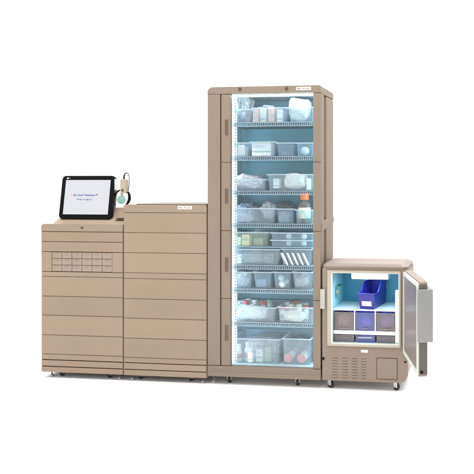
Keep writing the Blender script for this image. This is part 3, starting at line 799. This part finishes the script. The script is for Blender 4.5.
# lamp unit at the ceiling
lx0, lx1 = X_(351.5, .05), X_(388.5, .05)
lz = at(365, 279, .05)[1]
lmp = mbox('lamp_housing', (lx0, lx1, .04, .12, lz + .004, hz1 + .024), mat('frosted_white_housing', (.85, .88, .88), .3), fr, bev=.004)
mbox('light_strip', (lx0 + .006, lx1 - .006, .05, .11, lz, lz + .0035), LEDF, lmp)
# evaporator cover at the back
mbox('fan_cover', (X_(362, .3), X_(387, .3), .33, .378, at(370, 288, .33)[1], at(370, 278, .33)[1]), mat('grey_blue_cover', (.16, .30, .40), .4), fr, bev=.006)
bm = bmesh.new()
for k in range(5):
    xx = X_(364, .3) + k * .022; box(bm, xx, xx + .012, .327, .331, at(370, 285, .33)[1], at(370, 282, .33)[1])
link_mesh('fan_slot', bm, BLUEBIN, fr)
# temperature control on the left wall
cbx = ci0
cb = mbox('control_box', (cbx, cbx + .028, .10, .22, at(340, 297, .1)[1], at(340, 286.5, .1)[1]), mat('teal_control', (.10, .28, .28), .4), fr, bev=.003)
bm = bmesh.new(); cyl(bm, (cbx + .014, .097, at(340, 291.5, .1)[1]), .012, .008, 'y', 18); link_mesh('knob', bm, CREAM, cb)
# right drawer slide column
sl = mbox('slide_post', (X_(395, .02), X_(399, .02), .028, .05, hz0, at(397, 290.5, .02)[1]), WHITE, fr, bev=.003)
for py_ in (299.5, 332.5):
    x, z = at(397.8, py_, .027); bm = bmesh.new(); cyl(bm, (x, .0265, z), .0045, .003, 'y', 12); link_mesh('screw', bm, STEEL, sl)
# shelf
sz = at(365, 311, .03)[1]
mbox('inner_shelf', (ci0 + .001, ci1 - .001, .030, cy1 - .001, sz, sz + .007), FSHELF, fr, bev=.0015)
mbox('light_strip', (X_(352, .33), X_(396, .33), .335, .345, sz - .030, sz - .022), glow('blue_led', (.18, .22, 1.0), 9), fr)
# bars
bz0, bz1 = at(365, 334.8, .03)[1], at(365, 331.2, .03)[1]
mbox('cross_bar', (ci0 + .004, X_(395, .03), .030, .045, bz0, bz1), WHITE, fr, bev=.002)
mbox('lower_shelf', (ci0 + .001, ci1 - .001, .046, cy1 - .001, bz0 + .004, bz1 - .004), FSHELF, fr)
for px_ in (354.5, 375.2):
    mbox('divider', (X_(px_ - .5, .032), X_(px_ + .5, .032), .032, .30, bz1, sz - .0005), WHITE, fr)
# louvres
lv = bmesh.new(); lv2 = bmesh.new()
for cxp, w_ in ((334.8, 5.6), (345, 5.6), (354.6, 5.6), (363.6, 4.8)):
    for r in range(8):
        x, z = at(cxp, 356.8 + 2.82 * r + (cxp - 335) * .03)
        hw = w_ / 149 / 2
        prof = [(-.0035, z - .0035), (-.0035, z - .001), (0.001, z + .0045), (.001, z - .0035)]
        extr(lv, prof, x - hw, x + hw, 'x')
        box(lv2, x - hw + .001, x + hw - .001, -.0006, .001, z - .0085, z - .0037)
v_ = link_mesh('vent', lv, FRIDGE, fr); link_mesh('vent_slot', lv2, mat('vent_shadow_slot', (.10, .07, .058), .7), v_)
# service panel
px0, pz0 = at(376.3, 379.3); px1, pz1 = at(397.6, 358.2)
bm = bmesh.new(); ring(bm, rrect(px0, px1, pz0, pz1, .003), rrect(px0 + .0045, px1 - .0045, pz0 + .0045, pz1 - .0045, .003), -.0012, .001)
link_mesh('panel_groove', bm, BROWN, fr)
mbox('service_panel', (px0 + .005, px1 - .005, -.003, .001, pz0 + .005, pz1 - .005), FRIDGE, fr, bev=.0015)
x0, z0 = at(361, 352.3); x1, z1 = at(367.8, 350)
mbox('label_plate', (x0, x1, -.0025, .001, z0, z1), mat('white_name_plate', (.9, .9, .85), .4), fr, bev=.001)
for px_, py_, r_ in ((323.4, 358.4, .009), (405.2, 362, .006)):
    x, z = at(px_, py_); bm = bmesh.new(); cyl(bm, (x, -.001, z), r_, .006, 'y', 18); link_mesh('keyhole', bm, BLACK, fr)
caster(fr, X_(330.8, .045), .045, r=.024, top=FB + .003, yaw=R(55))
caster(fr, X_(396.5, .045), .045, r=.024, top=FB + .003, yaw=R(60))
foot(fr, FX0 + .05, FD - .05, FB + .01); foot(fr, FX1 - .06, FD - .05, FB + .01)

# open door: local frame, hinge at origin, u along the door, w outwards thickness
hxp = X_(402.6); ang = math.atan2(-.52, .145)
fx, fz_ = at(417.0, 300, -.52)
dirv = Vector((fx - hxp, -.52, 0)); W = dirv.length; ang = math.atan2(dirv.y, dirv.x)
DM = Matrix.Translation((hxp, -.006, 0)) @ Matrix.Rotation(ang, 4, 'Z')   # local +x runs along door, +y = outer side (right)
dt, db_ = at(403, 270)[1], at(402, 352.6)[1]
def dpart(name, bm, m, par, sm=False):
    bmesh.ops.transform(bm, matrix=DM, verts=bm.verts); return link_mesh(name, bm, m, par, sm)
T = .062
bm = bmesh.new(); extr(bm, rrect(0, W, db_ - .008, dt, (.012, .012, .012, .012)), .012, T, 'y', bev=.006, seg=3)
dr = dpart('door', bm, FRIDGE, fr)
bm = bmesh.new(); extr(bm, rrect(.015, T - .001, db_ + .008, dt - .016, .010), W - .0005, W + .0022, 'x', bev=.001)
dpart('shaded_edge', bm, mat('painted_edge_shade', (.075, .064, .054), .5), dr)  # thin added plate; its dark colour paints the shade on the free edge
bm = bmesh.new(); ring(bm, rrect(.006, W - .006, db_ + .0, dt - .008, .012), rrect(.030, W - .028, db_ + .022, dt - .032, .012), .002, .0125)
dpart('door_gasket', bm, mat('greenish_white_gasket', (.52, .54, .49), .5), dr)
bm = bmesh.new(); extr(bm, rrect(.030, W - .028, db_ + .022, dt - .032, .012), .007, .0125, 'y', bev=.002)
dpart('inner_panel', bm, mat('shiny_door_liner', (.23, .195, .19), .34, metal=.3), dr)
bm = bmesh.new(); extr(bm, rrect(W - .26, W + .012, at(420, 342, -.52)[1], at(420, 289.5, -.52)[1], .006), .0, .088, 'y', bev=.006, seg=3)
for v in bm.verts:   # cover only the free edge and the outer face of the door
    if v.co.x < W - .01 and v.co.y < .03: v.co.y = max(v.co.y, T + .001)
bm2 = bmesh.new()
zq0, zq1 = at(420, 342.3, -.52)[1], at(420, 289.3, -.52)[1]
extr(bm2, [(W - .24, T + .001), (W + .001, T + .001), (W + .001, .004), (W + .010, .002), (W + .014, .006), (W + .014, .088), (W + .008, .094), (W - .24, .094)], zq0, zq1, 'z', bev=.004, seg=3)
bm.free()
dpart('lock_unit', bm2, GREY, dr)
bm = bmesh.new(); cyl(bm, (W + .003, T * .45, db_ + .022), .009, .006, 'x', 16); dpart('hinge_pin', bm, BLACK, dr)

# clear drawers below the shelf
for k, (a, b, m_) in enumerate(((333.8, 354, SMOKE), (355, 374.8, SMOKEB), (375.8, 395.2, SMOKE))):
    x0, x1 = X_(a, .036) + .002, X_(b, .036) - .002
    z0, z1 = bz1 + .001, sz - .012
    t = thing('drawer_bin', ('smoky clear drawer at the left under the refrigerator shelf', 'clear drawer tinted with violet glow in the middle under the refrigerator shelf', 'smoky clear drawer at the right under the refrigerator shelf')[k], 'drawer', ((x0 + x1) / 2, .17, z0), 'clear drawers in the refrigerator')
    bm = bmesh.new(); tray(bm, x0, x1, .036, .32, z0, z1, taper=.02, lip=.001); link_mesh('tub', bm, m_, t)
    mbox('finger_grip', ((x0 + x1) / 2 - .02, (x0 + x1) / 2 + .02, .030, .0355, z0 + .012, z0 + .018), GREY, t, bev=.001)
    bag(((x0 + x1) / 2 + .01 * (k - 1), .16, z0 + .004), (.105, .20, .085), mat('dark_pack_%d' % k, ((.22, .17, .16), (.10, .10, .50), (.16, .13, .45))[k], .4), ('dark brown pack in the left', 'dark pack with painted blue glow in the middle', 'dark pack with painted violet glow in the right')[k] + ' clear drawer of the refrigerator', 40 + k, name='wrapped_pack', cat='pack', amp=.3)  # blue and violet packs have the drawer glow put into their colour
for k, (a, b, m_) in enumerate(((333.8, 354.5, SMOKE), (355, 375.5, SMOKEB), (376, 395.2, SMOKE))):
    x0, x1 = X_(a, .036) + .002, X_(b, .036) - .002
    z0, z1 = hz0 - .001, bz0 - .006
    t = thing('drawer_bin', ('dark low drawer at the bottom left of the refrigerator', 'bright blue low drawer at the bottom middle of the refrigerator', 'dark low drawer at the bottom right of the refrigerator')[k], 'drawer', ((x0 + x1) / 2, .17, z0), 'low drawers at the refrigerator bottom')
    bm = bmesh.new(); tray(bm, x0, x1, .036, .32, z0, z1, taper=.02, lip=.001); link_mesh('tub', bm, m_, t)
    mbox('finger_grip', (x0 + .02, x1 - .02, .030, .0355, z1 - .016, z1 - .012), WHITE if k == 1 else GREY, t, bev=.001)
    carton((x0 + x1) / 2, .2, z0 + .004, .09, .12, .035, mat('low_pack_%d' % k, ((.20, .16, .15), (.16, .20, .75), (.20, .16, .15))[k], .6), ('brown pack in the bottom left', 'blue pack in the bottom middle', 'brown pack in the bottom right')[k] + ' drawer of the refrigerator', name='wrapped_pack', cat='pack')

# blue hopper bin on the shelf
bx, bz = X_(367, .06), sz + .0075
hb = thing('stacking_bin', 'royal blue stacking bin with a white label on the refrigerator shelf', 'bin', (bx, .06, bz), rz=R(-9))
HM = world(hb)
w0, w1, dpt, hgt = .048, .060, .26, .165
fh = .105
bm = bmesh.new(); t_ = .003
def hop(off):
    w_0, w_1 = w0 - off, w1 - off
    return [[bm.verts.new(p) for p in ((s * w_0, off, off), (s * w_1, -.018 + off * 1.0, fh), (s * w_1, .055, fh + .004), (s * w_1, .115, hgt), (s * w_1, dpt - off, hgt), (s * w_0, dpt - off, off))] for s in (-1, 1)]
Lo, Ro = hop(0); Li, Ri = hop(t_)
bm.faces.new(Lo); bm.faces.new(Ro[::-1]); bm.faces.new(Li[::-1]); bm.faces.new(Ri)
for A_, B_ in ((Lo, Ro), (Li, Ri)):
    for i, j in ((0, 1), (4, 5), (5, 0)): bm.faces.new((A_[i], A_[j], B_[j], B_[i]))
for A_, B_ in ((Lo, Li), (Ro, Ri)):
    for i, j in ((1, 2), (2, 3), (3, 4)): bm.faces.new((A_[i], A_[j], B_[j], B_[i]))
for i in (1, 4): bm.faces.new((Lo[i], Ro[i], Ri[i], Li[i]))
# rolled rims
def rim(pts): 
    tube(bm, pts, .0042, 8)
rim([(-w1, -.018, fh), (w1, -.018, fh)])
for s in (-1, 1): rim([(s * w1, -.018, fh), (s * w1, .055, fh + .004), (s * w1, .115, hgt), (s * w1, dpt, hgt)])
rim([(-w1, dpt, hgt), (w1, dpt, hgt)])
bmesh.ops.transform(bm, matrix=HM, verts=bm.verts)
link_mesh('tub', bm, BLUEBIN, hb)
bm = bmesh.new()
LM = HM @ Matrix.Translation((0, -.0045, .022)) @ Matrix.Rotation(math.atan2(.018, fh), 4, 'X')
box(bm, -.034, .034, -.0015, .001, 0, .032, M=LM)
link_mesh('paper_label', bm, LABEL, hb)
bm = bmesh.new()
for k, (a, b) in enumerate(((-.024, .02), (-.02, .024))): box(bm, a, b, -.0022, -.0014, .009 + .010 * k, .0115 + .010 * k, M=LM)
link_mesh('printed_lines', bm, mat('faint_grey_ink', (.45, .5, .6), .6), hb)

# ------------------------------------------------------------------ light
wd = bpy.data.worlds.new('World'); S.world = wd; wd.use_nodes = True
bg = wd.node_tree.nodes['Background']; bg.inputs['Color'].default_value = (1, 1, 1, 1); bg.inputs['Strength'].default_value = 1.1
def area(name, loc, target, size, e, col=(1, 1, 1)):
    l = bpy.data.lights.new(name, 'AREA'); l.shape = 'RECTANGLE'; l.size, l.size_y = size; l.energy = e; l.color = col
    o = bpy.data.objects.new(name, l); COL.objects.link(o); o.location = loc
    o.rotation_euler = (Vector(target) - Vector(loc)).to_track_quat('-Z', 'Y').to_euler(); return o
area('overhead_softbox', (-.6, -1.2, 4.6), (-.6, -.4, 0), (6, 4), 330, (1, .985, .96))
area('front_softbox', (-1.5, -6.5, 3.6), (-.7, 0, .9), (3, 2), 12, (1, .99, .97))
area('rear_softbox', (-.6, 2.6, 4.2), (-.6, 1.4, 0), (8, 3), 400)
S.view_settings.view_transform = 'Standard'; S.view_settings.look = 'None'
S.view_settings.exposure = 0; S.view_settings.gamma = 1
S.render.engine = 'CYCLES'
S.cycles.transparent_max_bounces = 32; S.cycles.max_bounces = 10
S.cycles.use_denoising = True
